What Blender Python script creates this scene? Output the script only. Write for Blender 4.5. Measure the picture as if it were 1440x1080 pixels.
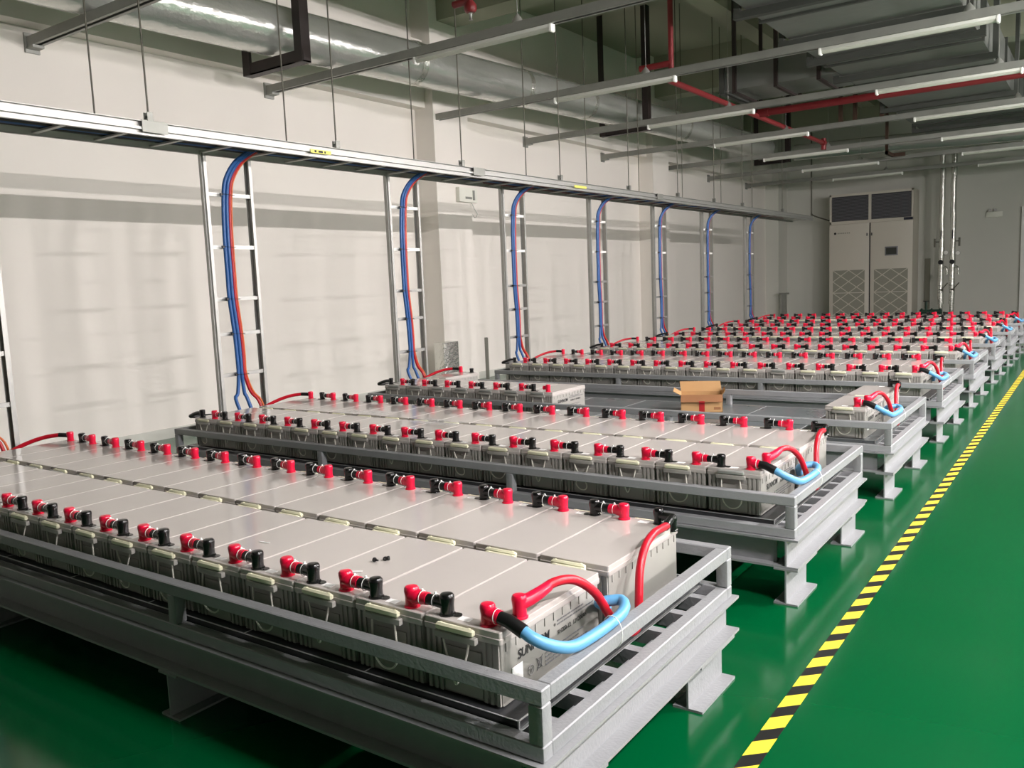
import bpy, math, random
from mathutils import Vector, Matrix
random.seed(7)
PI = math.pi
for o in list(bpy.data.objects):
    bpy.data.objects.remove(o, do_unlink=True)
sc = bpy.context.scene
COL = sc.collection

# ------------------------------------------------------------------ camera, world, exposure
cam_d = bpy.data.cameras.new('camera')
cam = bpy.data.objects.new('camera', cam_d)
COL.objects.link(cam)
YAW, PIT, ROL, FPX = -0.6148, -0.1194, -0.0412, 1186.76
fw = Vector((math.sin(YAW)*math.cos(PIT), math.cos(YAW)*math.cos(PIT), math.sin(PIT)))
rt = Vector((math.cos(YAW), -math.sin(YAW), 0))
up = rt.cross(fw)
r2 = rt*math.cos(ROL) + up*math.sin(ROL)
u2 = -rt*math.sin(ROL) + up*math.cos(ROL)
m = Matrix((r2, u2, -fw)).transposed().to_4x4()
m.translation = Vector((1.1712, -1.5338, 1.3753))
cam.matrix_world = m
cam_d.sensor_width = 36.0
cam_d.lens = 36.0*FPX/1440.0
cam_d.clip_start = 0.02
cam_d.clip_end = 200
sc.camera = cam
sc.view_settings.view_transform = 'Standard'
sc.view_settings.look = 'None'
sc.view_settings.gamma = 1.0
sc.view_settings.use_curve_mapping = False
sc.view_settings.exposure = 0.55
LAMP = 1500.0
w = bpy.data.worlds.new('world'); sc.world = w
w.use_nodes = True
w.node_tree.nodes['Background'].inputs[0].default_value = (0.5, 0.52, 0.5, 1)
w.node_tree.nodes['Background'].inputs[1].default_value = 0.02
# room lamps (ceiling battens that are lit): see make_batten below

# ------------------------------------------------------------------ materials
MATS = {}
def srgb(c):
    return tuple(((x/255)/12.92 if x/255 <= 0.04045 else ((x/255+0.055)/1.055)**2.4) for x in c)
def mat(name, rgb, rough=0.5, metal=0.0, var=0.0, scale=8.0, bump=0.0, bscale=60.0, spec=0.5, rvar=0.0, coat=0.0, stretch=None, emit=0.0):
    mt = bpy.data.materials.new(name); mt.use_nodes = True
    nt = mt.node_tree; b = nt.nodes['Principled BSDF']
    c = srgb(rgb)
    b.inputs['Base Color'].default_value = (*c, 1)
    b.inputs['Roughness'].default_value = rough
    b.inputs['Metallic'].default_value = metal
    b.inputs['Specular IOR Level'].default_value = spec
    if coat: b.inputs['Coat Weight'].default_value = coat; b.inputs['Coat Roughness'].default_value = 0.08
    if emit:
        b.inputs['Emission Color'].default_value = (1.0, 0.935, 0.935, 1)
        b.inputs['Emission Strength'].default_value = emit
    if var or bump or rvar:
        tc = nt.nodes.new('ShaderNodeTexCoord')
        mp = nt.nodes.new('ShaderNodeMapping')
        nt.links.new(tc.outputs['Object'], mp.inputs[0])
        if stretch: mp.inputs['Scale'].default_value = stretch
        if var or rvar:
            n = nt.nodes.new('ShaderNodeTexNoise'); n.inputs['Scale'].default_value = scale
            n.inputs['Detail'].default_value = 5
            nt.links.new(mp.outputs[0], n.inputs['Vector'])
        if var:
            mx = nt.nodes.new('ShaderNodeMix'); mx.data_type = 'RGBA'
            mx.inputs[6].default_value = (*[x*(1-var) for x in c], 1)
            mx.inputs[7].default_value = (*[min(1, x*(1+var)) for x in c], 1)
            nt.links.new(n.outputs['Fac'], mx.inputs[0]); nt.links.new(mx.outputs[2], b.inputs['Base Color'])
        if rvar:
            mr = nt.nodes.new('ShaderNodeMapRange')
            mr.inputs[3].default_value = max(0.02, rough-rvar); mr.inputs[4].default_value = rough+rvar
            nt.links.new(n.outputs['Fac'], mr.inputs[0]); nt.links.new(mr.outputs[0], b.inputs['Roughness'])
        if bump:
            n2 = nt.nodes.new('ShaderNodeTexNoise'); n2.inputs['Scale'].default_value = bscale
            n2.inputs['Detail'].default_value = 3
            nt.links.new(mp.outputs[0], n2.inputs['Vector'])
            bp = nt.nodes.new('ShaderNodeBump'); bp.inputs['Strength'].default_value = bump; bp.inputs['Distance'].default_value = 0.01
            nt.links.new(n2.outputs['Fac'], bp.inputs['Height']); nt.links.new(bp.outputs[0], b.inputs['Normal'])
    MATS[name] = mt
    return mt
M = MATS
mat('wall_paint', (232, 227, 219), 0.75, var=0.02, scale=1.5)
mat('plain_dark', (142, 142, 136), 0.85)
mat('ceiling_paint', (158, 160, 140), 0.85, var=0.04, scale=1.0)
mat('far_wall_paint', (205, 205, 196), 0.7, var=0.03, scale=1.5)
mat('floor_epoxy', (0, 80, 41), 0.15, var=0.06, scale=0.8, spec=0.38, rvar=0.05, bump=0.02, bscale=3.0)
mat('tape_yellow', (235, 215, 60), 0.45, var=0.05, scale=20)
mat('tape_black', (22, 22, 20), 0.45)
mat('steel_paint', (142, 144, 146), 0.42, var=0.10, scale=14, bump=0.15, bscale=90, rvar=0.08)
mat('steel_paint_dark', (128, 130, 130), 0.42, var=0.10, scale=14, bump=0.15, bscale=90)
mat('galvanised', (176, 176, 172), 0.45, metal=0.7, var=0.12, scale=25, rvar=0.08)
mat('galvanised_dull', (150, 151, 145), 0.5, metal=0.6, var=0.15, scale=9, rvar=0.08)
mat('duct_foil', (214, 215, 210), 0.24, metal=0.65, var=0.05, scale=6, bump=0.5, bscale=16, stretch=(1.5, 1.0, 1.5))
mat('pipe_foil', (215, 215, 208), 0.26, metal=0.8, var=0.05, scale=8, bump=0.9, bscale=24)
mat('duct_board', (120, 122, 118), 0.5, metal=0.25, var=0.18, scale=3, bump=0.3, bscale=12)
mat('duct_flange', (72, 74, 70), 0.6, metal=0.2, var=0.15, scale=6)
mat('dark_steel', (42, 32, 30), 0.5, var=0.2, scale=10)
mat('brown_steel', (66, 46, 34), 0.6, var=0.2, scale=10)
mat('rod_steel', (92, 90, 80), 0.5, metal=0.5, var=0.15, scale=30)
mat('batten_white', (205, 206, 198), 0.4)
mat('lens_off', (188, 190, 178), 0.35)
mat('lens_on', (255, 255, 250), 0.4, emit=LAMP)
mat('cap_white', (240, 240, 235), 0.35)
mat('case_grey', (158, 156, 150), 0.5, var=0.05, scale=12)
mat('case_old', (160, 158, 150), 0.5, var=0.06, scale=12)
mat('lid_grey', (190, 184, 179), 0.13, var=0.03, scale=7, rvar=0.05, bump=0.02, bscale=9)
mat('handle_cream', (232, 230, 200), 0.4, var=0.04, scale=30)
mat('handle_grey', (150, 152, 148), 0.4)
mat('rope_white', (222, 220, 208), 0.7)
mat('boot_red', (226, 14, 60), 0.28, var=0.06, scale=30, spec=0.6)
mat('boot_black', (14, 14, 15), 0.22, spec=0.6)
mat('sleeve_black', (16, 16, 17), 0.4)
mat('cable_red', (205, 20, 44), 0.35, var=0.06, scale=20)
mat('cable_blue', (98, 164, 210), 0.38, var=0.06, scale=20)
mat('cable_blue_deep', (40, 88, 150), 0.42, var=0.06, scale=20)
mat('cable_red_deep', (176, 24, 36), 0.42, var=0.06, scale=20)
mat('cable_orange', (206, 96, 40), 0.45)
mat('cable_maroon', (112, 44, 44), 0.5, var=0.1, scale=15)
mat('tie_white', (236, 236, 232), 0.4)
mat('sticker_white', (242, 242, 240), 0.5)
mat('sticker_yellow', (232, 226, 110), 0.5)
mat('ink_black', (26, 26, 28), 0.6)
mat('ink_grey', (110, 110, 112), 0.6)
mat('board_black', (52, 54, 56), 0.35, var=0.15, scale=5, rvar=0.08)
mat('board_grey', (104, 110, 112), 0.3, var=0.12, scale=4, rvar=0.1)
mat('trim_alu', (214, 216, 216), 0.35, metal=0.5)
mat('cardboard', (192, 152, 104), 0.8, var=0.06, scale=20)
mat('cardboard_dark', (150, 104, 68), 0.8, var=0.06, scale=20)
mat('tape_red', (170, 30, 34), 0.45)
mat('paint_red', (122, 32, 36), 0.45, var=0.08, scale=10)
mat('cabinet_cream', (205, 199, 186), 0.45, var=0.02, scale=4)
mat('filter_grey', (148, 147, 134), 0.8, var=0.06, scale=60)
mat('grille_dark', (70, 70, 74), 0.5, metal=0.3)
mat('grille_slat', (120, 120, 124), 0.45, metal=0.3)
mat('screen_dark', (40, 46, 40), 0.2)
mat('plate_blue', (24, 30, 50), 0.4)
mat('valve_green', (40, 70, 56), 0.5)
mat('box_white', (225, 225, 214), 0.5)
mat('plastic_clear', (225, 228, 230), 0.12)
M['plastic_clear'].node_tree.nodes['Principled BSDF'].inputs['Alpha'].default_value = 0.3
mat('rubber', (20, 20, 20), 0.5)
mat('door_paint', (190, 196, 184), 0.5)

# ------------------------------------------------------------------ mesh builder
class MB:
    def __init__(s): s.v = []; s.f = []
    def add(s, vs, fs):
        n = len(s.v); s.v += [tuple(p) for p in vs]; s.f += [tuple(i+n for i in f) for f in fs]; return s
    def box(s, x0, x1, y0, y1, z0, z1):
        return s.add([(x0,y0,z0),(x1,y0,z0),(x1,y1,z0),(x0,y1,z0),(x0,y0,z1),(x1,y0,z1),(x1,y1,z1),(x0,y1,z1)],
                     [(0,3,2,1),(4,5,6,7),(0,1,5,4),(1,2,6,5),(2,3,7,6),(3,0,4,7)])
    def rbox(s, x0, x1, y0, y1, z0, z1, b=0.003):
        cx, cy = (x0+x1)/2, (y0+y1)/2; hx, hy = (x1-x0)/2, (y1-y0)/2
        return s.loft([(hx-b, hy-b, b*.5, z0), (hx, hy, b, z0+b), (hx, hy, b, z1-b), (hx-b, hy-b, b*.5, z1)], cx, cy, 2)
    def loft(s, rings, cx=0, cy=0, n=3):
        vs = []; fs = []; cnt = 4*(n+1)
        for hx, hy, r, z in rings:
            for q, (sx, sy) in enumerate(((1,1),(-1,1),(-1,-1),(1,-1))):
                for i in range(n+1):
                    a = q*PI/2 + i/n*PI/2
                    vs.append((cx+sx*(hx-r)+r*math.cos(a), cy+sy*(hy-r)+r*math.sin(a), z))
        for k in range(len(rings)-1):
            for i in range(cnt):
                j = (i+1) % cnt
                fs.append((k*cnt+i, k*cnt+j, (k+1)*cnt+j, (k+1)*cnt+i))
        fs.append(tuple(range(cnt))[::-1]); fs.append(tuple((len(rings)-1)*cnt+i for i in range(cnt)))
        return s.add(vs, fs)
    def lathe(s, prof, cx=0, cy=0, cz=0, n=16, axis='z'):
        vs = []; fs = []
        for r, z in prof:
            for i in range(n):
                a = 2*PI*i/n
                p = (r*math.cos(a), r*math.sin(a), z)
                if axis == 'x': p = (p[2], p[0], p[1])
                elif axis == 'y': p = (p[1], p[2], p[0])
                vs.append((p[0]+cx, p[1]+cy, p[2]+cz))
        for k in range(len(prof)-1):
            for i in range(n):
                j = (i+1) % n
                fs.append((k*n+i, k*n+j, (k+1)*n+j, (k+1)*n+i))
        fs.append(tuple(range(n))[::-1]); fs.append(tuple((len(prof)-1)*n+i for i in range(n)))
        return s.add(vs, fs)
    def tube(s, pts, r, n=10, smooth=0, closed=False):
        P = [Vector(p) for p in pts]
        if smooth: P = spline(P, smooth)
        rs = r if isinstance(r, (list, tuple)) else [r]*len(P)
        if len(rs) != len(P): rs = [rs[min(len(rs)-1, int(i/len(P)*len(rs)))] for i in range(len(P))]
        vs = []; fs = []
        ref = None
        L = len(P)
        for i, p in enumerate(P):
            if closed: t = (P[(i+1) % L]-P[i-1])
            else: t = P[min(i+1, L-1)]-P[max(i-1, 0)]
            t.normalize()
            if ref is None:
                ref = Vector((0,0,1)) if abs(t.z) < 0.9 else Vector((1,0,0))
            a = t.cross(ref)
            if a.length < 1e-6: a = t.orthogonal()
            a.normalize(); b = a.cross(t).normalized(); ref = b
            for k in range(n):
                th = 2*PI*k/n
                vs.append(p + a*(rs[i]*math.cos(th)) + b*(rs[i]*math.sin(th)))
        for i in range(L if closed else L-1):
            i2 = (i+1) % L
            for k in range(n):
                j = (k+1) % n
                fs.append((i*n+k, i*n+j, i2*n+j, i2*n+k))
        if not closed:
            fs.append(tuple(range(n))[::-1]); fs.append(tuple((L-1)*n+i for i in range(n)))
        return s.add(vs, fs)
    def ibeam(s, axis, a0, a1, c, z0, z1, wd=0.1, t=0.009):
        lo, hi = c-wd/2, c+wd/2
        for (p, q, z, zz) in ((lo, hi, z0, z0+t), (lo, hi, z1-t, z1), (c-t*.4, c+t*.4, z0+t, z1-t)):
            if axis == 'x': s.box(a0, a1, p, q, z, zz)
            else: s.box(p, q, a0, a1, z, zz)
        return s
    def mesh(s, name, m, sm=True):
        me = bpy.data.meshes.new(name)
        me.from_pydata(s.v, [], s.f)
        ms = m if isinstance(m, (list, tuple)) else [m]
        for k in ms: me.materials.append(M[k] if isinstance(k, str) else k)
        me.validate()
        import bmesh
        bm = bmesh.new(); bm.from_mesh(me); bmesh.ops.recalc_face_normals(bm, faces=bm.faces); bm.to_mesh(me); bm.free()
        if sm:
            me.polygons.foreach_set('use_smooth', [True]*len(me.polygons))
            me.set_sharp_from_angle(angle=math.radians(38))
        return me
    def build(s, name, m, parent=None, sm=True):
        return link(name, s.mesh(name, m, sm), parent)
def spline(P, sub):
    out = []
    for i in range(len(P)-1):
        p0 = P[max(i-1, 0)]; p1 = P[i]; p2 = P[i+1]; p3 = P[min(i+2, len(P)-1)]
        for k in range(sub):
            t = k/sub
            out.append(0.5*((2*p1)+(p2-p0)*t+(2*p0-5*p1+4*p2-p3)*t*t+(-p0+3*p1-3*p2+p3)*t**3))
    out.append(P[-1]); return out
def link(name, data, parent=None, loc=None, rz=None):
    o = bpy.data.objects.new(name, data); COL.objects.link(o)
    if parent is not None: o.parent = parent
    if loc is not None: o.location = loc
    if rz is not None: o.rotation_euler = (0, 0, rz)
    return o
def tag(o, label=None, cat=None, group=None, kind=None):
    if label: o['label'] = label
    if cat: o['category'] = cat
    if group: o['group'] = group
    if kind: o['kind'] = kind
    return o
def thing(name, label, cat, loc=(0,0,0), rz=0, group=None):
    o = link(name, None, None, loc, rz); o.empty_display_size = 0.05
    return tag(o, label, cat, group)
def struct(name, mb, m, label=None):
    return tag(mb.build(name, m), label, None, None, 'structure')
def clone(root, loc, rz=0, label=None, group=None, skip=()):
    r = root.copy(); COL.objects.link(r); r.location = loc; r.rotation_euler = (0, 0, rz)
    if label: r['label'] = label
    if group: r['group'] = group
    for ch in root.children:
        if ch.name.split('.')[0] in skip: continue
        c = ch.copy(); COL.objects.link(c); c.parent = r
        for g in ch.children:
            if g.name.split('.')[0] in skip: continue
            d = g.copy(); COL.objects.link(d); d.parent = c
    return r
def text_mesh(txt, size, mtl, name, parent, loc, rot, shear=0.0, bold=0.0):
    cu = bpy.data.curves.new('t', 'FONT'); cu.body = txt; cu.size = size; cu.extrude = 0.0002; cu.shear = shear; cu.offset = bold
    t = bpy.data.objects.new('t', cu); COL.objects.link(t)
    bpy.context.view_layer.update()
    me = bpy.data.meshes.new_from_object(t.evaluated_get(bpy.context.evaluated_depsgraph_get()))
    bpy.data.objects.remove(t, do_unlink=True)
    me.materials.clear(); me.materials.append(M[mtl])
    o = link(name, me, parent, loc); o.rotation_euler = rot
    return o
ORD = ['first','second','third','fourth','fifth','sixth','seventh','eighth','ninth','tenth','eleventh','twelfth','thirteenth','fourteenth','fifteenth','sixteenth']
RN = ['nearest','second','third','fourth','fifth','sixth','seventh','farthest']

# ------------------------------------------------------------------ room shell
XW, YF, XR, YB, ZC = -6.3, 21.75, 8.0, -12.0, 5.5
struct('floor', MB().box(XW-.2, XR+.2, YB-.2, YF+.2, -.12, 0), 'floor_epoxy', 'glossy green epoxy floor')
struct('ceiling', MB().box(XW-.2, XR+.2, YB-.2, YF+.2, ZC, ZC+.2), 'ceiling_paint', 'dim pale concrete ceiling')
struct('wall_left', MB().box(XW-.2, XW, YB, YF, 0, ZC), 'wall_paint', 'long plain white wall behind the cable ladders')
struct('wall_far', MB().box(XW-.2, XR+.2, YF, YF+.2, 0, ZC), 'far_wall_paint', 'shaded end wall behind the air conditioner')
struct('wall_right', MB().box(XR, XR+.2, YB, YF, 0, ZC), 'plain_dark')
struct('wall_back', MB().box(XW-.2, XR+.2, YB-.2, YB, 0, ZC), 'plain_dark')
struct('baseboard_left', MB().box(XW, XW+.012, YB, YF, 0, .1), 'far_wall_paint', 'low skirting along the white wall')
struct('trim_1', MB().box(XW, -5.99, 7.10, 7.82, 0, ZC), 'wall_paint', 'square white pilaster on the left wall')
struct('trim_2', MB().box(XW, -5.99, 13.55, 14.27, 0, ZC), 'wall_paint', 'farther white pilaster on the left wall')
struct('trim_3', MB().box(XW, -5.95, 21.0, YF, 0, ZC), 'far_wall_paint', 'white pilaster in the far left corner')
struct('trim_4', MB().box(XW, -6.12, YB, YF, 3.66, 4.5), 'wall_paint', 'long wall beam above the cable tray')
for i, (y, zb) in enumerate(((0.9, 4.75), (7.46, 4.75), (13.9, 4.75), (19.6, 4.75))):
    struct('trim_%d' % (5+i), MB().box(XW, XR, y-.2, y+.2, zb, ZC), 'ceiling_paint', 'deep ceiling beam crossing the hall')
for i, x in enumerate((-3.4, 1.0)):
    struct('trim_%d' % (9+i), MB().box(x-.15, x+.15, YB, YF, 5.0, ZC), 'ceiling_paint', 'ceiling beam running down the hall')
# door at the far end, right
d = struct('door_1', MB().box(-.40, .55, YF-.05, YF, 0, 2.55), 'door_paint', 'pale door at the right end of the far wall')
MB().box(-.50, -.40, YF-.09, YF, 0, 2.65).box(.55, .65, YF-.09, YF, 0, 2.65).box(-.4, .55, YF-.09, YF, 2.55, 2.65).build('door_frame', 'cap_white', d)
MB().box(-.30, -.18, YF-.10, YF-.05, 1.0, 1.04).build('door_handle', 'galvanised', d)
# floor marking tape: alternating slanted stripes
YT0, YT1 = -.6, 13.4
def tape():
    root = thing('floor_tape', 'yellow and black hazard tape line along the green aisle floor', 'floor tape')
    def tx(y): return 0.362 + (y-.6)*(-.0021)
    yb = MB(); bb = MB()
    p = 0.160; k = 0; y = YT0
    while y < YT1:
        a, b = y, y+p*.54
        sl = .055
        x0, x1 = tx(y), tx(y)+.057
        (yb).add([(x0,a-sl*0,.0012),(x1,a+sl,.0012),(x1,b+sl,.0012),(x0,b,.0012)], [(0,1,2,3)])
        a2, b2 = b, y+p
        bb.add([(x0,a2,.0012),(x1,a2+sl,.0012),(x1,b2+sl,.0012),(x0,b2,.0012)], [(0,1,2,3)])
        y += p
    yb.build('yellow_stripes', 'tape_yellow', root, False); bb.build('black_stripes', 'tape_black', root, False)
tape()

# ------------------------------------------------------------------ racks
PITCH = 1.9042; NR = 8; BP = 0.25; BW = 0.2462; BL = 0.497; BH = 0.195; ZB = 0.3380; ZL = ZB+BH
YF0 = 0.031; YB0 = 0.5780
XRT, XLT, Y0, Y1 = 0.1585, -4.144, -0.0343, 1.1525
XP = [XRT-.02, -1.275, -2.67, XLT+.02]
def make_rack():
    r = thing('battery_rack', '', 'rack')
    S = 'steel_paint'
    for c in (Y0+.032, Y1-.032): MB().ibeam('x', XLT-.018, XRT+.018-.051-.05, c, .155, .280).build('steel_beam', S, r, False)
    for c in (XLT+.032, XRT+.018-.05): MB().ibeam('y', Y0-.018, Y1+.018, c, .155, .280).build('steel_beam', S, r, False)
    for x in (.1267, -1.30, -2.70, -4.112):
        for y in (Y0-.022, .84): MB().ibeam('y', y, y+.286, x, 0.0, .155, t=.008).build('leg', S, r, False)
    t = .04
    for z, nm in ((.280, 'lower_rail'), (.417, 'upper_rail')):
        MB().rbox(XLT, XRT, Y0, Y0+t, z, z+t).build(nm, S, r)
        MB().rbox(XLT, XRT, Y1-t, Y1, z, z+t).build(nm, S, r)
        MB().rbox(XLT, XLT+t, Y0+t, Y1-t, z, z+t).build(nm, S, r)
        MB().rbox(XRT-t, XRT, Y0+t, Y1-t, z, z+t).build(nm, S, r)
    for x in XP:
        for y in (Y0, Y1-t): MB().rbox(x-.02, x+.02, y, y+t, .320, .417).build('post', S, r)
    for i in range(7):
        y = .095 + .155*i
        MB().box(XLT+t, XRT-t, y-.017, y+.017, .262, .310).build('cross_bar', S, r, False)
    return r
rack0 = make_rack()
for k in range(NR):
    lab = ['grey steel rack nearest the camera, carrying the full front rows of batteries',
           'grey steel rack, second from the camera, full of batteries',
           'grey steel rack, third from the camera, mostly empty with a cardboard box',
           'grey steel rack directly behind the half-empty one, full of batteries',
           'grey steel rack, fifth from the camera, along the aisle',
           'grey steel rack, sixth from the camera, along the aisle',
           'grey steel rack, last but one before the far wall',
           'grey steel rack farthest from the camera near the air conditioner'][k]
    if k == 0: rack0['label'] = lab; rack0['group'] = 'steel battery racks in a row'; 
    else: clone(rack0, (0, k*PITCH, 0), 0, lab, 'steel battery racks in a row')

def make_tray(mk):
    r = thing('rack_tray', '', 'tray')
    x0, x1, y0, y1 = -4.07, .062, -.012+.02, 1.12
    MB().loft([(2.066, .553, .012, .3105), (2.070, .557, .012, .312), (2.070, .557, .012, .3145)], (x0+x1)/2, (y0+y1)/2, 3).build('lower_lip', 'trim_alu', r)
    MB().box(x0+.004, x1-.004, y0+.004, y1-.004, .3145, .3360).build('board', mk, r, False)
    e = MB()
    t = .0025
    e.box(x0, x1, y0, y0+.004, .3360, .3378).box(x0, x1, y1-.004, y1, .3360, .3378).box(x0, x0+.004, y0, y1, .3360, .3378).box(x1-.004, x1, y0, y1, .3360, .3378)
    e.box(x1-.004, x1, y0, y0+.004, .3145, .3360)
    x = x1-.516
    while x > x0+.1:
        e.box(x-.002, x+.002, y0, y1, .3360, .3371); x -= .516
    e.build('edge_trim', 'trim_alu', r, False)
    return r
tray0 = make_tray('board_black')
tray0['label'] = 'black insulating board under the batteries of the nearest rack'; tray0['group'] = 'insulating boards on the racks'
for k in range(1, NR):
    if k == 2:
        t2 = make_tray('board_grey'); t2.location = (0, k*PITCH, 0)
        tag(t2, 'bare grey boards in the half-empty third rack beneath the cardboard box', None, 'insulating boards on the racks')
    else:
        clone(tray0, (0, k*PITCH, 0), 0, 'black insulating board under the batteries of the %s rack' % RN[k], 'insulating boards on the racks')

# ------------------------------------------------------------------ battery prototype (terminals at local -Y)
def make_battery(name='storage_battery'):
    r = thing(name, '', 'battery')
    hw, hl = BW/2, BL/2
    zc = .163
    c = MB()
    c.loft([(hw-.0085, hl-.012, .006, 0), (hw-.006, hl-.009, .006, .004), (hw-.004, hl-.0065, .006, zc)], 0, 0, 2)
    for s in (-1, 1):                                # ribs on the short ends, leaving a flat middle
        for x in (-.110, -.090, -.072, .070, .089, .109):
            c.box(x-.0048, x+.0048, s*(hl-.0085) if s > 0 else -hl+.0025, (hl-.0025) if s > 0 else -(hl-.0085), .004, zc)
        for q in range(11):                          # teeth under the lid on the long sides
            y = -.22+q*.044
            x0, x1 = (hw-.005, hw-.0015) if s > 0 else (-hw+.0015, -hw+.005)
            c.box(x0, x1, y-.003, y+.003, .140, zc)
    c.box(-.06, .06, -hl+.003, -hl+.008, .01, .13); c.box(-.06, .06, hl-.008, hl-.003, .01, .13)
    case = c.build('case', 'case_grey', r)
    l = MB().loft([(hw-.0015, hl-.002, .006, zc), (hw-.0005, hl-.0005, .006, zc+.003), (hw-.0005, hl-.0005, .006, .178), (hw-.0022, hl-.0025, .005, .1795),
                   (hw-.0024, hl-.003, .005, BH-.0016), (hw-.0040, hl-.0045, .004, BH)], 0, 0, 3)
    lid = l.build('lid', 'lid_grey', r)
    for s in (-1, 1):
        x = -.010*(-s)
        y0 = s*(hl+.0005); y1 = s*(hl+.0155)
        a, b = min(y0, y1), max(y0, y1)
        MB().rbox(x-.064, x+.066, a, b, .154, .172, .002).build('handle_ledge', 'case_grey', r)
        h = MB().rbox(x-.060, x+.060, a+s*.001, b+s*.001, .1735, .193, .005)
        for q in (-.045, .045): h.lathe([(.004, 0), (.004, .0008)], x+q, (a+b)/2, .193, 8)
        h.build('handle', 'handle_cream', r)
        yy = s*(hl+.006)
        rp = MB().tube([(x-.042, yy, .152), (x-.044, yy+s*.003, .11), (x-.034, yy+s*.006, .062), (x-.004, yy+s*.006, .036), (x+.03, yy+s*.006, .058), (x+.042, yy+s*.003, .105), (x+.04, yy, .152)], .0029, 6, 5)
        rp.build('handle_rope', 'rope_white', r)
    MB().box(-.026, .010, -hl+.020, -hl+.044, BH, BH+.0006).build('sticker', 'sticker_white', r, False)
    return r
bat0 = make_battery()
# variant rope / handle shapes, made once, assigned per copy
def rope_mesh(var):
    hl = BL/2; x = 0.010*0; yy = -(hl+.006); x = -.010
    P = [[(-.042,.152,0),(-.03,.11,.003),(-.012,.06,.007),(.0,.04,.007),(.012,.065,.007),(.03,.11,.003),(.04,.152,0)],
         [(-.042,.152,0),(-.04,.09,.004),(-.03,.050,.007),(-.002,.026,.007),(.035,.034,.008),(.05,.07,.006),(.04,.152,0)],
         [(-.042,.152,0),(-.025,.12,.004),(.012,.08,.008),(.03,.05,.008),(.02,.028,.008),(-.01,.03,.008),(-.03,.06,.007),(.02,.1,.006),(.04,.152,0)],
         [(-.042,.152,0),(-.05,.1,.003),(-.045,.055,.007),(-.01,.032,.007),(.028,.04,.007),(.052,.09,.004),(.04,.152,0)]][var]
    return MB().tube([(x+a, yy-c, b) for a, b, c in P], .0029, 6, 5).mesh('handle_rope', 'rope_white')
ROPES = [rope_mesh(i) for i in range(4)]
CASE2 = bat0.children[0].data
def place_battery(k, row, i):
    x = -BP*i - BP/2 + .003
    y = k*PITCH + (YF0+BL/2 if row == 0 else YB0+BL/2)
    rz = 0 if row == 0 else PI
    where = 'front row' if row == 0 else 'back row'
    if i == 15: pos = 'at the wall end'
    elif i == 0: pos = 'at the aisle end'
    else: pos = '%s from the aisle' % ORD[i]
    lab = 'grey battery %s of the %s, %s rack' % (pos, where, RN[k])
    far = k >= 5
    skip = ('sticker', 'handle_rope') if far else ()
    jx, jy = random.uniform(-.0012, .0012), random.uniform(-.0015, .0015)
    b = clone(bat0, (x+jx, y+jy, ZB+.0008), rz+random.uniform(-.002, .002), lab, 'grey storage batteries on the racks', skip)
    for c in b.children:
        nm = c.name.split('.')[0]
        if nm == 'handle_rope' and c.data is not None:
            if min(v.co.y for v in c.data.vertices) < 0: c.data = ROPES[random.randrange(4)]
    return b
batteries = {}
for k in range(NR):
    for row in (0, 1):
        for i in range(16):
            if k == 2:
                if row == 0 and not (i == 0 or i >= 9): continue
                if row == 1 and i not in (0, 15): continue
            batteries[(k, row, i)] = place_battery(k, row, i)
# remove the prototype
for c in list(bat0.children): bpy.data.objects.remove(c, do_unlink=True)
bpy.data.objects.remove(bat0, do_unlink=True)
# a few grey handles instead of cream (as seen on some units)
hg = None
for key in ((1,0,0),(0,0,11),(0,0,12),(0,0,13),(3,0,4),(2,0,9),(2,0,10),(2,0,11),(2,0,12),(2,0,13),(2,0,14),(2,0,15)):
    b = batteries.get(key)
    if not b: continue
    for c in b.children:
        if c.name.split('.')[0] == 'handle':
            if hg is None:
                hg = {}
            if c.data.name not in hg:
                m2 = c.data.copy(); m2.materials.clear(); m2.materials.append(M['handle_grey']); hg[c.data.name] = m2
            c.data = hg[c.data.name]
            c['label'] = 'grey plastic handle'
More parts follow.
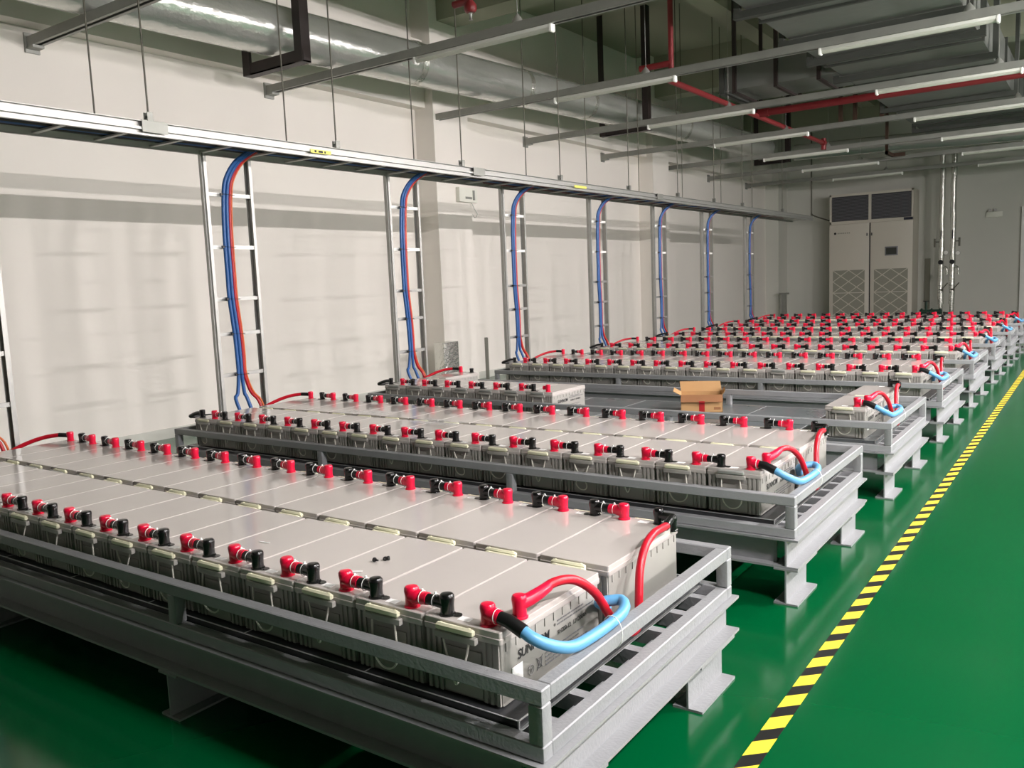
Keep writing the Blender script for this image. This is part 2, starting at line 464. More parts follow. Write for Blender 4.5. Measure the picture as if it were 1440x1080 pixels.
# printed labels on the end batteries (+X faces)
def side_print(b, row, full):
    # local frame of world axes: compute text position on the +X world face, reading along +Y
    s = 1 if row == 0 else -1
    rot = (PI/2, 0, PI/2) if row == 0 else (PI/2, 0, -PI/2)
    fx = s*(BW/2-.0028)
    yb = -s*(BL/2)                       # near end in local coordinates
    def put(txt, sz, dy, z, m='ink_black', shear=0, bold=0.0):
        o = text_mesh(txt, sz, m, 'printed_text', b, (fx, yb+s*dy, z), rot, shear, bold)
        return o
    put('SUNNOM', .034, .075, .100, shear=.12, bold=.0004)
    put('®', .012, .245, .122)
    put('SH200-12  12V200Ah', .0175, .262, .094, bold=.00008)
    if full:
        ln = MB()
        for (d0, d1, zz) in ((.262, .455, .121), (.262, .40, .131), (.20, .40, .066), (.20, .37, .055), (.20, .42, .044), (.20, .33, .034)):
            q = d0
            while q < d1:
                wl = random.uniform(.008, .02)
                y_a, y_b = yb+s*q, yb+s*min(q+wl, d1)
                ln.box(min(fx, fx+.0004*s), max(fx, fx+.0004*s), min(y_a, y_b), max(y_a, y_b), zz, zz+.0042); q += wl+.0035
        ln.build('small_print', 'ink_grey', b, False)
        o = MB()
        xa = fx; 
        o.tube([(xa, yb+s*(.130+.013*math.cos(a)), .050+.013*math.sin(a)) for a in [2*PI*j/16 for j in range(16)]], .0009, 4, 0, True)
        o.tube([(xa, yb+s*(.130+.007*math.cos(a)), .050+.007*math.sin(a)) for a in [2*PI*j/3+.5 for j in range(3)]], .0009, 4, 0, True)
        o.tube([(xa, yb+s*.162, .066), (xa, yb+s*.166, .040), (xa, yb+s*.178, .040), (xa, yb+s*.182, .066)], .0011, 4, 0, True)
        o.tube([(xa, yb+s*.158, .036), (xa, yb+s*.186, .070)], .0011, 4)
        o.tube([(xa, yb+s*.186, .036), (xa, yb+s*.158, .070)], .0011, 4)
        o.build('printed_symbols', 'ink_grey', b)
        MB().box(min(xa-.0004*s, xa+.0005*s), max(xa-.0004*s, xa+.0005*s), min(yb+s*.048, yb+s*.094), max(yb+s*.048, yb+s*.094), .045, .088).build('white_label', 'sticker_white', b, False)
for key in ((0,0,0),(1,0,0),(2,0,0),(2,0,9),(3,0,0),(4,0,0)):
    side_print(batteries[key], 0, key[0] < 3)

# ------------------------------------------------------------------ terminal jumpers
def boot(mb, x, y, z0, h=.056, r=.0190, n=18):
    mb.lathe([(r*1.15, 0), (r*1.15, .003), (r*.96, .006), (r*.95, h*.45), (r*1.06, h*.80), (r*1.02, h*.91), (r*.86, h*.98), (r*.55, h)], x, y, z0, n)
def make_jumper():
    r = thing('battery_jumper', '', 'battery cable')
    zc = .030
    a = MB(); boot(a, -.059, 0, 0); a.lathe([(.0205, 0), (.0205, .016), (.0190, .026), (.0165, .030), (.0175, .036), (.0168, .056)], -.059, 0, zc, 16, 'x')
    a.build('red_boot', 'boot_red', r)
    b = MB(); boot(b, .059, 0, 0); b.lathe([(.0158, -.034), (.0165, -.02), (.0180, 0)], .059, 0, zc, 16, 'x')
    b.loft([(.014, .012, .011, 0), (.014, .012, .011, .0025)], .085, .006, 4)
    b.build('black_boot', 'boot_black', r)
    MB().lathe([(.0150, -.012), (.0150, .034)], 0, 0, zc, 14, 'x').build('cable_sleeve', 'sleeve_black', r)
    for x in (-.022, .022):
        t = MB().tube([(x, .0183*math.cos(q*PI/8), zc+.0183*math.sin(q*PI/8)) for q in range(16)], .0010, 5, 0, True)
        t.box(x-.002, x+.002, -.003, .003, zc+.0175, zc+.024)
        t.build('cable_tie', 'tie_white', r)
    return r
j0 = make_jumper()
for k in range(NR):
    for row in (0, 1):
        for i in range(1, 16):
            if (k, row, i) not in batteries or (k, row, i-1) not in batteries: continue
            xm = -BP*i + .0006 if row == 0 else -BP*i
            y = k*PITCH + (.063 if row == 0 else 1.0755-.03)
            if row == 0:
                loc = (-BP*i-.0584+.059, y, ZL+.001); rz = 0
            else:
                loc = (-BP*i, y, ZL+.001); rz = PI
            lab = 'red and black jumper between %s and %s batteries from the aisle, %s row, %s rack' % (ORD[i-1], ORD[i], 'front' if row == 0 else 'back', RN[k])
            clone(j0, loc, rz+random.uniform(-.05, .05), lab, 'short jumpers linking neighbouring battery terminals', ('cable_tie',) if k >= 4 else ())
for c in list(j0.children): bpy.data.objects.remove(c, do_unlink=True)
bpy.data.objects.remove(j0, do_unlink=True)
# lone red stub on the seventh battery of the half-filled rack
t = thing('terminal_boot', 'lone red terminal boot on the last battery of the short front row, third rack', 'terminal boot', (-BP*9-.0584, 2*PITCH+.063, ZL+.001))
a = MB(); boot(a, 0, 0, 0); a.lathe([(.0165, -.04), (.0135, -.02), (.0165, 0)], 0, 0, .03, 12, 'x'); a.build('boot', 'boot_red', t)
t = thing('terminal_boot', 'lone black terminal boot on the wall-end back battery, third rack', 'terminal boot', (-BP*15-.0584, 2*PITCH+1.045, ZL+.001))
a = MB(); boot(a, 0, 0, 0, .04); a.build('boot', 'boot_black', t)

# ------------------------------------------------------------------ end cables
def cable(name, label, cat, group, k, pts, r, m, extras=(), sub=8, n=12):
    root = thing(name, label, cat, (0, k*PITCH, 0), 0, group)
    MB().tube(pts, r, n, sub).build('cable', m, root)
    for (nm, mb, mm) in extras: mb.build(nm, mm, root)
    return root
for k in range(NR):
    R = RN[k]
    z = ZL+.001
    # blue cable with first red boot
    e = MB(); boot(e, -.0584, .063, z); e.tube([(-.058, .063, z+.031), (-.045, .0625, z+.029), (-.02, .062, z+.026)], [.0195, .0195, .0175], 14)
    s = MB().tube([(-.026, .062, z+.027), (.006, .062, z+.022), (.048, .064, z+.003)], [.0160, .0175, .0182], 14, 0)
    link_bar = MB().box(-.030, -.012, .07, .145, z+.004, z+.010)
    tie = MB().tube([(-.03+.001*0, .062+.018*math.cos(q*PI/8), z+.027+.018*math.sin(q*PI/8)) for q in range(16)], .0014, 5, 0, True)
    lk = MB().tube([(.138+.030*math.cos(q*PI/8), .34, .452+.045*math.sin(q*PI/8)) for q in range(16)], .0014, 5, 0, True)
    cable('power_cable', 'light blue cable looping from the front corner battery of the %s rack' % R, 'cable', 'blue loops at the aisle end of the racks', k,
          [(.035, .064, z+.010), (.070, .066, z-.008), (.102, .095, .503), (.122, .16, .478), (.131, .24, .4745), (.133, .34, .4745), (.128, .41, .4745), (.116, .455, .480), (.092, .478, .484), (.064, .462, .482), (.040, .45, .476), (.020, .49, .455), (.008, .545, .42)], .0155, 'cable_blue',
          (('red_boot', e, 'boot_red'), ('black_sleeve', s, 'sleeve_black'), ('link_bar', link_bar, 'sleeve_black'), ('cable_tie', tie, 'tie_white'), ('cable_tie', lk, 'tie_white')))
    # red cable from the second red boot, under the rail, up to the rear black boot
    e = MB(); boot(e, -.016, .140, z, .060); e.tube([(-.016, .140, z+.036), (-.004, .170, z+.040), (.006, .20, z+.048), (.012, .235, z+.056)], [.0195, .018, .0165, .0140], 14)
    t1 = MB().tube([(-.016+.02*math.cos(q*PI/8)*.5-.002, .140+.020*math.cos(q*PI/8)+.012, z+.034+.02*math.sin(q*PI/8)) for q in range(16)], .0014, 5, 0, True)
    bb = MB(); boot(bb, -.0584, 1.045, z, .055, .017); boot(bb, .0, 1.03, z-.012, .052, .015); bb.tube([(-.058, 1.045, z+.03), (.0, 1.03, z+.034), (.006, .985, z+.030), (.010, .95, z+.022)], .0135, 12)
    cable('power_cable', 'red cable arching between front and back corner batteries of the %s rack' % R, 'cable', 'red arches at the aisle end of the racks', k,
          [(.0, .205, z+.046), (.018, .26, z+.060), (.036, .33, z+.045), (.055, .40, z-.01), (.066, .46, .44), (.072, .53, .372), (.076, .585, .350), (.070, .628, .366), (.058, .655, .42), (.046, .69, .50), (.036, .75, .553), (.026, .83, z+.036), (.016, .91, z+.030), (.010, .96, z+.024)], .0128, 'cable_red',
          (('red_boot', e, 'boot_red'), ('cable_tie', t1, 'tie_white'), ('black_boot', bb, 'boot_black')))
    # wall-end cables
    bb = MB(); boot(bb, -BP*15-.192, .063, z, .055)
    cable('power_cable', 'black cable curling off the wall-end front battery of the %s rack' % R, 'cable', 'black curls at the wall end', k,
          [(-3.945, .063, z+.03), (-4.0, .063, z+.028), (-4.06, .066, z+.012), (-4.11, .08, z-.004), (-4.135, .13, z-.015), (-4.10, .22, z-.02), (-4.05, .30, z-.025), (-4.03, .36, z-.06)], .0125, 'sleeve_black' if k != 1 else 'sleeve_black', (('black_boot', bb, 'boot_black'),))
    if k == 2: yb = 1.045
    e = MB(); boot(e, -BP*16+.0584, 1.045, z)
    s = MB().tube([(-BP*16+.055, 1.045, z+.03), (-BP*16+.02, 1.04, z+.032), (-BP*16-.02, 1.02, z+.034)], .0135, 12)
    cable('power_cable', 'red cable leaving the wall-end back battery of the %s rack' % R, 'cable', 'red leads at the wall end', k,
          [(-4.02, 1.02, z+.034), (-4.09, .97, z+.024), (-4.16, .90, z-.004), (-4.22, .82, z-.05), (-4.25, .74, z-.12)], .0125, 'cable_red',
          (('red_boot', e, 'boot_red'), ('black_sleeve', s, 'sleeve_black')))

# ------------------------------------------------------------------ small things on the racks
t = thing('terminal_screw', 'three tiny black screws lying on a lid near the front, nearest rack', 'screw', (-.64, .30, ZL+.001))
for dx, dy, n in ((-.022, -.02, 0), (.006, .0, 1), (.012, .014, 2)):
    o = MB().lathe([(.007, 0), (.007, .006), (.003, .006), (.003, .018)], 0, 0, 0, 10, 'x').build('screw', 'rubber', t); o.location = (dx, dy, .006); o.rotation_euler = (0, 0, n*2.1)
for (x, y, a, l, w_, lab) in ((-.64, .185, .5, .034, .010, 'small white paper slip on the lid beside the tiny screws'), (-1.14, .245, .1, .05, .006, 'thin white plastic strip on a lid of the nearest rack'),):
    o = MB().box(-l/2, l/2, -w_/2, w_/2, 0, .001).build('paper_slip', 'sticker_white', None, False)
    o.location = (x, y, ZL+.0018); o.rotation_euler = (0, 0, a); tag(o, lab, 'paper')
# cardboard box on the third rack
def cardboard():
    r = thing('cardboard_box', 'open brown cardboard box with red tape on the half-empty rack', 'box', (-1.36, 4.58, .3372), .40)
    hx, hy, h = .155, .11, .135
    b = MB()
    t = .004
    b.box(-hx, hx, -hy, -hy+t, 0, h).box(-hx, hx, hy-t, hy, 0, h).box(-hx, -hx+t, -hy, hy, 0, h).box(hx-t, hx, -hy, hy, 0, h).box(-hx, hx, -hy, hy, 0, t)
    b.build('carton', 'cardboard', r, False)
    def flap(x0, y0, x1, y1, ox, oy, oz, nm, mm='cardboard'):
        f = MB(); f.add([(x0, y0, h), (x1, y1, h), (x1+ox, y1+oy, h+oz), (x0+ox, y0+oy, h+oz), (x0, y0, h-.004), (x1, y1, h-.004), (x1+ox, y1+oy, h+oz-.004), (x0+ox, y0+oy, h+oz-.004)],
                        [(0,1,2,3),(4,7,6,5),(0,4,5,1),(1,5,6,2),(2,6,7,3),(3,7,4,0)])
        f.build('flap', mm, r, False)
    flap(-hx, hy, hx, hy, -.01, .02, .075, 'f')
    flap(hx, -hy, hx, hy, .02, 0, .035, 'f')
    flap(-hx, -hy, -hx, hy, -.055, 0, .03, 'f')
    flap(-hx, -hy, hx, -hy, -.0, -.028, -.050, 'f', 'cardboard_dark')
    MB().box(-.02, .022, -hy-.0315, -hy-.0290, .078, .09).box(-.02, .022, -hy-.0012, -hy, .0, .08).build('red_tape', 'tape_red', r, False)
    MB().box(.045, .07, -hy-.001, -hy, .075, .12).box(.09, .14, -hy-.001, -hy, .02, .04).build('printed_marks', 'cardboard_dark', r, False)
cardboard()

# ------------------------------------------------------------------ overhead cable tray, hanging rods, cables
TX0, TX1, TZ0, TZ1, TY0, TY1 = -4.30, -3.90, 2.402, 2.492, -3.0, 16.75
tr = thing('cable_tray', 'long galvanised ladder cable tray running above the wall ends of the racks', 'cable tray')
def channel(x, s):
    mb = MB(); t = .003
    mb.box(min(x, x+s*t), max(x, x+s*t), TY0, TY1, TZ0, TZ1)
    a, b = min(x, x-s*.022), max(x, x-s*.022)
    a, b = (x-.0, x+.03) if s > 0 else (x-.03, x)
    mb.box(a, b, TY0, TY1, TZ0, TZ0+t); mb.box(a, b, TY0, TY1, TZ1-t, TZ1)
    mb.box((a+b)/2-.013, (a+b)/2+.013, TY0, TY1, TZ0+.036, TZ0+.052)
    return mb
channel(TX1, 1).build('side_rail', 'galvanised', tr, False)
channel(TX0, -1).build('side_rail', 'galvanised', tr, False)
y = 1.2-.395*10; first = None
while y < TY1:
    if first is None:
        first = MB().box(TX0, TX1, -.017, .017, TZ0+.010, TZ0+.022).build('rung', 'galvanised', tr, False); first.location.y = y
    else:
        c = first.copy(); COL.objects.link(c); c.parent = tr; c.location.y = y
    y += .395
for y in (1.75, 5.2, 9.3): MB().box(TX1-.004, TX1+.034, y-.09, y+.09, TZ1, TZ1+.004).box(TX1+.03, TX1+.034, y-.09, y+.09, TZ0+.02, TZ1).build('splice_plate', 'galvanised_dull', tr, False)
o = MB().box(TX1+.0341, TX1+.0350, 3.05, 3.26, TZ0+.028, TZ0+.056).build('yellow_sticker', 'sticker_yellow', tr, False)
MB().box(TX1+.0350, TX1+.0353, 3.09, 3.11, TZ0+.034, TZ0+.05).box(TX1+.0350, TX1+.0353, 3.13, 3.175, TZ0+.034, TZ0+.05).box(TX1+.0350, TX1+.0353, 3.19, 3.205, TZ0+.034, TZ0+.05).build('printed_marks', 'ink_black', o, False)
o = MB().box(TX1+.0341, TX1+.0350, 7.0, 7.28, TZ0+.028, TZ0+.056).build('yellow_sticker', 'sticker_yellow', tr, False)
cols = [('cable_maroon', 5.8, 16.0), ('sleeve_black', -2.9, 14.5), ('cable_blue_deep', -2.9, 12.2), ('sleeve_black', -2.9, 8.2), ('cable_maroon', 5.6, 14.2), ('cable_maroon', 6.0, 12.3), ('sleeve_black', -2.9, 6.2)]
for i, (mm, ya, yb) in enumerate(cols):
    x = TX0+.04+i*.052
    P = []; y = ya
    while y < yb:
        P.append((x+random.uniform(-.006, .006), y, TZ0+.041+random.uniform(-.001, .004))); y += .35
    q = MB().tube(P, .017, 8, 2).build('power_cable', mm)
    tag(q, ['maroon cable in the tray, closest to the wall', 'black cable in the tray running nearly full length', 'blue cable lying in the middle of the tray', 'black cable in the tray beside the blue one',
            'maroon cable in the middle of the tray', 'maroon cable in the tray on the aisle side', 'short black cable along the aisle side of the tray'][i], 'cable', 'cables lying in the overhead tray')
# hanging rods
def rod(x, y, z0, z1, lab, grp, clamp):
    r = thing('hanger_rod', lab, 'rod', (x, y, z0), 0, grp)
    MB().lathe([(.006, 0), (.006, z1-z0)], 0, 0, 0, 8).build('rod', 'rod_steel', r)
    if clamp:
        MB().box(-.022, .022, -.02, .02, -.012, .0).box(-.022, -.016, -.02, .02, 0, .045).box(.016, .022, -.02, .02, 0, .045).lathe([(.012, .012), (.012, .026)], 0, 0, 0, 6).build('clamp', 'galvanised_dull', r, False)
    else:
        MB().lathe([(.012, 0), (.012, .014)], 0, 0, 0, 6).build('nut', 'galvanised_dull', r)
for i, y in enumerate((1.72, 3.34, 4.95, 6.73, 8.40, 9.92, 11.29, 12.55, 14.69)):
    rod(TX1+.015, y, TZ1+.012, ZC, 'thin steel rod on the aisle side of the tray, %s from the camera' % ORD[i], 'rods on the aisle side of the tray', True)
for i, y in enumerate((1.61, 3.21, 4.76, 6.69, 8.08, 9.56, 11.07, 12.7, 14.27)):
    rod(TX0-.015, y, TZ1, ZC, 'thin steel rod on the wall side of the tray, %s from the camera' % ORD[i], 'rods on the wall side of the tray', False)

# ------------------------------------------------------------------ vertical cable ladders and their cables
LY = [.48, 2.387, 4.345, 6.164, 8.087, 9.96, 11.80, 13.83]
def make_ladder():
    r = thing('cable_ladder', '', 'cable ladder')
    for s in (0, 1):
        y = .42*s
        mb = MB(); t = .003; d = -1 if s == 0 else 1
        mb.box(-.03, .03, min(y, y+d*t), max(y, y+d*t), 0, 2.43)
        mb.box(-.03, -.027, y-.022 if s else y, y if s else y+.022, 0, 2.43)
        mb.box(.027, .03, y-.022 if s else y, y if s else y+.022, 0, 2.43)
        mb.box(-.004, .014, y-.014 if s == 0 else y+.002, y-.002 if s == 0 else y+.014, 0, 2.43)
        mb.build('stile', 'galvanised', r, False)
    for z in (2.118, 1.729, 1.340, 1.075, .763, .40, .12):
        MB().box(.004, .022, 0, .42, z-.014, z+.014).lathe([(.006, 0), (.006, .004)], .022, .02, z, 8, 'x').lathe([(.006, 0), (.006, .004)], .022, .40, z, 8, 'x').build('rung', 'cap_white' if z > 1.5 else 'galvanised', r, False)
    return r
l0 = make_ladder(); l0.location = (-4.31, LY[1], 0)
tag(l0, 'galvanised cable ladder nearest the camera, behind the second rack', None, 'upright cable ladders')
for i in (0, 2, 3, 4, 5, 6, 7):
    lab = 'galvanised cable ladder standing behind the %s rack' % RN[i]
    clone(l0, (-4.31, LY[i], 0), 0, lab, 'upright cable ladders')
for i, y0 in enumerate(LY):
    wob = random.uniform(-.02, .02)
    def path(off, ex, endy, endz, dz=0):
        b = [(.27, 2.46), (.22, 2.36), (.165, 2.24), (.135, 2.12), (.12, 1.93), (.115, 1.73), (.115, 1.52), (.115, 1.34), (.135, 1.075), (.14, .90), (.14, .76)]
        P = [(-4.262+ex+(.0 if z < 2.3 else (z-2.3)*.9), y0+a+off+wob*math.sin(z*3)*.4, z) for a, z in b]
        P[0] = (-4.10+ex, y0+.30+off, 2.445)
        P += [(-4.262+ex, y0+.14+off*.8+(endy-.14)*.35, .62), (-4.25+ex, y0+endy, endz+.08), (-4.20+ex, y0+endy+.01, endz-.05)]
        return P
    for j, (off, ex, ey, ez, mm, nm) in enumerate(((0, 0, .09, .50, 'cable_blue_deep', 'blue cable on the left side of the bundle'), (.028, .004, .19, .50, 'cable_blue_deep', 'blue cable in the middle of the bundle'),
                                                 (.056, .0, .30, .46, 'cable_red_deep', 'red cable on the right of the bundle'), (.078, -.006, .33, .46, 'cable_orange', 'thin orange cable right of the bundle'))):
        rr = .014 if j < 2 else (.0115 if j == 2 else .007)
        q = MB().tube(path(off, ex, ey, ez), rr, 10, 4).build('power_cable', mm)
        tag(q, '%s on the ladder behind the %s rack' % (nm, RN[i]), 'cable', 'cables dropping down the ladders')
    tr_ = thing('cable_tie', 'clear ties holding the cables to the ladder behind the %s rack' % RN[i], 'cable tie', (0, 0, 0), 0, 'ties on the upright ladders')
    for a, z in ((.135, 2.118), (.115, 1.729), (.115, 1.340), (.135, 1.075), (.14, .763)):
        MB().tube([(-4.270, y0+a-.022, z), (-4.240, y0+a-.018, z+.002), (-4.240, y0+a+.084, z-.004), (-4.270, y0+a+.09, z)], .0018, 5).box(-4.262, -4.246, y0+a-.034, y0+a-.018, z-.008, z+.008).build('tie', 'sleeve_black' , tr_)

# ------------------------------------------------------------------ ceiling trunking with light battens
ZS = 3.50
SY = [2.25+2.47*i for i in range(-4, 8)]
def make_strut():
    r = thing('lighting_trunking', '', 'trunking')
    mb = MB(); t = .003
    x0, x1 = XW+.02, 7.9
    mb.box(x0, x1, -.045, -.042, 0, .075).box(x0, x1, .042, .045, 0, .075).box(x0, x1, -.045, .045, .072, .075).box(x0, x1, -.045, -.016, 0, t).box(x0, x1, .016, .045, 0, t)
    mb.build('channel', 'galvanised_dull', r, False)
    MB().box(XW+.001, XW+.02, -.06, .06, -.05, .11).box(XW+.02, XW+.12, -.048, .048, -.022, -.001).build('wall_bracket', 'galvanised_dull', r, False)
    for x in (-3.03, 0.1, 3.2):
        mb = MB().lathe([(.05, 0), (.044, .03), (.012, .07), (.004, .08)], x, 0, .075, 12)
        mb.lathe([(.0025, 0), (.0025, ZC-ZS-.15)], x, 0, .15, 6)
        mb.build('wire_hanger', 'galvanised', r)
    return r
s0 = make_strut(); s0.location = (0, SY[0], ZS)
names = {}
for i, y in enumerate(SY):
    idx = i-4
    lab = 'long grey steel trunking crossing under the ceiling, %s' % (
        ('behind the camera, number %s back' % ['one', 'two', 'three', 'four'][-idx-1]) if idx < 0 else ['crossing the top left corner', 'second across the left wall from the camera', 'meeting the white pilaster', 'ending past the pilaster', 'fifth from the camera', 'sixth from the camera', 'seventh from the camera', 'nearest the far wall'][idx])
    if i == 0: tag(s0, lab, None, 'light trunking runs under the ceiling')
    else: clone(s0, (0, y, ZS), 0, lab, 'light trunking runs under the ceiling')
def make_batten(lit):
    r = thing('light_batten', '', 'light')
    hl = .30 if lit else .75
    MB().rbox(-hl, hl, -.03, .03, -.030, 0, .004).build('housing', 'batten_white', r)
    mb = MB(); n = 8
    vs = []; fs = []
    for x in (-hl+.015, hl-.015):
        for k in range(n+1):
            a = PI + PI*k/n
            vs.append((x, .024*math.cos(a), -.030+.026*math.sin(a)))
    for k in range(n): fs.append((k, k+1, n+1+k+1, n+1+k))
    fs.append(tuple(range(n+1))); fs.append(tuple(range(n+1, 2*n+2)))
    mb.add(vs, fs)
    mb.build('lens', 'lens_on' if lit else 'lens_off', r)
    for s in (-1, 1): MB().rbox(min(s*(hl-.015), s*(hl+.015)), max(s*(hl-.015), s*(hl+.015)), -.034, .034, -.064, .004, .008).build('end_cap', 'cap_white', r)
    return r
SX = [-3.44, -.425]
SN = ['wall end', 'aisle end']
boff = None
for i, y in enumerate(SY):
    for j, x in enumerate(SX):
        idx = i-4
        if idx < 0: continue
        lab = 'unlit white linear light on the %s trunking from the camera, nearer the %s' % (ORD[idx], SN[j])
        if boff is None: boff = make_batten(False); boff.location = (x, y, ZS); tag(boff, lab, None, 'unlit linear lights'); continue
        clone(boff, (x, y, ZS), 0, lab, 'unlit linear lights')
# lit rows running along the aisle, right of the frame
LX, LZS, LYS = (2.6, 5.6), (3.30, 2.75), (0.3, 3.2, 6.1, 9.0, 12.2)
bon = None
for j, x in enumerate(LX):
    t = thing('lighting_trunking', 'grey trunking carrying lit lamps %s' % ('right above the aisle walkway' if j == 0 else 'far to the right of the aisle'), 'trunking')
    MB().box(x-.045, x+.045, YB+.1, YF-.1, LZS[j]+.005, LZS[j]+.09).build('channel', 'galvanised_dull', t, False)
    for i, y in enumerate(LYS):
        lab = 'lit white linear light in the %s row over the aisle side, %s from behind' % (('near', 'far')[j], ORD[i])
        if bon is None: bon = make_batten(True); bon.location = (x, y, LZS[j]+.004); bon.rotation_euler = (0, 0, PI/2); tag(bon, lab, None, 'lit linear lights'); continue
        clone(bon, (x, y, LZS[j]+.004), PI/2, lab, 'lit linear lights')

# ------------------------------------------------------------------ round insulated duct and hangers
dc = [(-5.42, -7.5, 3.78), (-5.40, 0, 3.80), (-5.36, 4.06, 3.83), (-5.15, 10.82, 3.97), (-4.96, 16.9, 4.02)]
t = thing('round_duct', 'silver foil-wrapped round duct running above the cable tray', 'duct')
MB().tube(dc, .235, 32, 8).build('duct_skin', 'duct_foil', t)
for y in (1.0, 5.95, 8.0, 9.6, 12.8):
    f = 0
    for a, b in zip(dc, dc[1:]):
        if a[1] <= y <= b[1]:
            f = (y-a[1])/(b[1]-a[1]); p = Vector(a).lerp(Vector(b), f)
            for q in (-.03, 0, .03):
                MB().tube([(p.x-.001, p.y+q-.012, p.z), (p.x+.001, p.y+q+.012, p.z)], .241, 32).build('foil_joint', 'pipe_foil', t)
t = thing('round_duct', 'silver foil-wrapped round duct crossing in front of the far wall', 'duct')
MB().tube([(-4.6, 17.9, 3.98), (-2.5, 17.85, 3.93), (0, 17.8, 3.85), (4, 17.8, 3.85)], .17, 24, 6).build('duct_skin', 'duct_foil', t)
for i, (xa, xb, y, zb) in enumerate(((-5.79, -4.94, 4.06, 3.475), (-5.585, -4.724, 10.82, 3.64), (-5.30, -4.52, 17.3, 3.72))):
    t = thing('duct_hanger', 'dark brown steel hanger frame under the round duct, %s from the camera' % ORD[i], 'hanger', (0, 0, 0), 0, 'dark hanger frames of the round duct')
    MB().box(xa, xb, y-.05, y+.05, zb, zb+.012).box(xa, xb, y-.05, y-.042, zb, zb+.11).build('cross_bar', 'dark_steel', t, False)
    for x, q in ((xa, 1), (xb, -1)): MB().box(min(x, x+q*.10), max(x, x+q*.10), y-.058, y-.05, zb, ZC).box(min(x, x+q*.008), max(x, x+q*.008), y-.05, y+.05, zb, ZC).build('upright', 'dark_steel', t, False)

# ------------------------------------------------------------------ rectangular ducts, right
t = thing('air_duct', 'wide grey rectangular duct running down the hall overhead', 'duct')
MB().box(-1.82, -.10, 2.0, 17.2, 3.94, 4.45).build('duct_body', 'duct_board', t, False)
for i, y in enumerate((5.2, 6.3, 7.42, 8.9, 9.9, 11.4, 12.5, 14.6, 15.8)):
    MB().box(-1.85, -.07, y-.02, y+.02, 3.915, 4.48).build('flange', 'duct_flange', t, False)
t = thing('air_duct', 'grey rectangular branch duct reaching left from the wide duct', 'duct')
MB().box(-3.35, -1.83, 10.4, 11.35, 3.94, 4.35).build('duct_body', 'duct_board', t, False)
MB().box(-3.42, -3.35, 10.35, 11.40, 3.90, 4.39).build('flange', 'duct_flange', t, False)
for i, y in enumerate((6.9, 8.3, 9.38, 10.62, 13.5, 16.2)):
    t = thing('duct_hanger', 'dark trapeze hanger under the wide duct, %s from the camera' % ORD[i], 'hanger', (0, 0, 0), 0, 'trapeze hangers of the wide duct')
    MB().box(-1.92, .0, y-.04, y+.04, 3.845, 3.915).build('cross_bar', 'duct_flange', t, False)
    for x in (-1.92, -.06): MB().box(x, x+.06, y-.03, y+.03, 3.915, ZC).build('upright', 'duct_flange', t, False)
for i, x in enumerate((-3.18, -2.6, -2.03)):
    t = thing('duct_hanger', 'dark hanger under the branch duct, %s from the left' % ORD[i], 'hanger', (0, 0, 0), 0, 'hangers of the branch duct')
    MB().box(x-.025, x+.025, 10.33, 11.40, 3.87, 3.899).build('cross_bar', 'dark_steel', t, False)
    MB().box(x-.025, x+.025, 10.28, 10.33, 3.87, ZC).box(x-.025, x+.025, 11.40, 11.43, 3.87, ZC).build('upright', 'dark_steel', t, False)
# red fire pipes
t = thing('fire_pipe', 'red sprinkler pipe running toward the far wall', 'pipe')
MB().tube([(-3.05, 7.6, 3.62), (-3.05, 14.4, 3.62)], .035, 14).build('pipe', 'paint_red', t)
MB().lathe([(.05, 0), (.05, .12)], -3.05, 14.3, 3.62, 14, 'y').lathe([(.045, 0), (.045, .2)], -3.05, 14.38, 3.5, 12).build('elbow', 'paint_red', t)
t = thing('fire_pipe', 'long red pipe crossing overhead from left to right', 'pipe')
MB().tube([(-3.02, 10.9, 3.66), (7.9, 10.9, 3.66)], .05, 16).build('pipe', 'paint_red', t)
MB().lathe([(.06, 0), (.06, .16)], -3.05, 10.9, 3.66, 16, 'x').build('coupling', 'paint_red', t)
t = thing('fire_pipe', 'red vertical pipe drop with a small branch near the second dark hanger', 'pipe')
MB().tube([(-2.87, 7.5, 3.66), (-2.87, 7.5, ZC)], .03, 12).tube([(-3.25, 7.5, 3.72), (-2.87, 7.5, 3.72)], .035, 12).build('pipe', 'paint_red', t)
t = thing('fire_sprinkler', 'red sprinkler head hanging at the top of the hall', 'sprinkler')
MB().tube([(-3.40, 4.55, 3.78), (-3.40, 4.55, 4.5)], .025, 12).lathe([(.04, 0), (.055, .02), (.055, .06), (.035, .09)], -3.40, 4.55, 3.70, 12).lathe([(.03, -.18), (.03, 0)], -3.40, 4.55, 3.80, 10, 'x').build('body', 'paint_red', t)
MB().lathe([(.02, 0), (.012, .01), (.012, .05), (.02, .06)], -3.40, 4.55, 3.635, 10).build('nozzle', 'galvanised', t)
t = thing('support_beam', 'rusty brown steel channel hanging below the red crossing pipe', 'beam')
MB().box(-3.4, -.2, 13.70, 13.78, 3.76, 3.83).build('channel', 'brown_steel', t, False)
for x in (-2.6, -2.37, -1.95): MB().box(x-.03, x+.03, 13.71, 13.77, 3.83, ZC).build('upright', 'brown_steel', t, False)
t = thing('support_bracket', 'rusty L-shaped bracket hanging above the air conditioner', 'bracket')
MB().box(-2.35, -2.30, 16.0, 16.05, 3.50, ZC).box(-2.35, -2.30, 16.0, 16.6, 3.50, 3.56).box(-2.35, -2.1, 16.55, 16.6, 3.50, 3.57).build('arm', 'brown_steel', t, False)
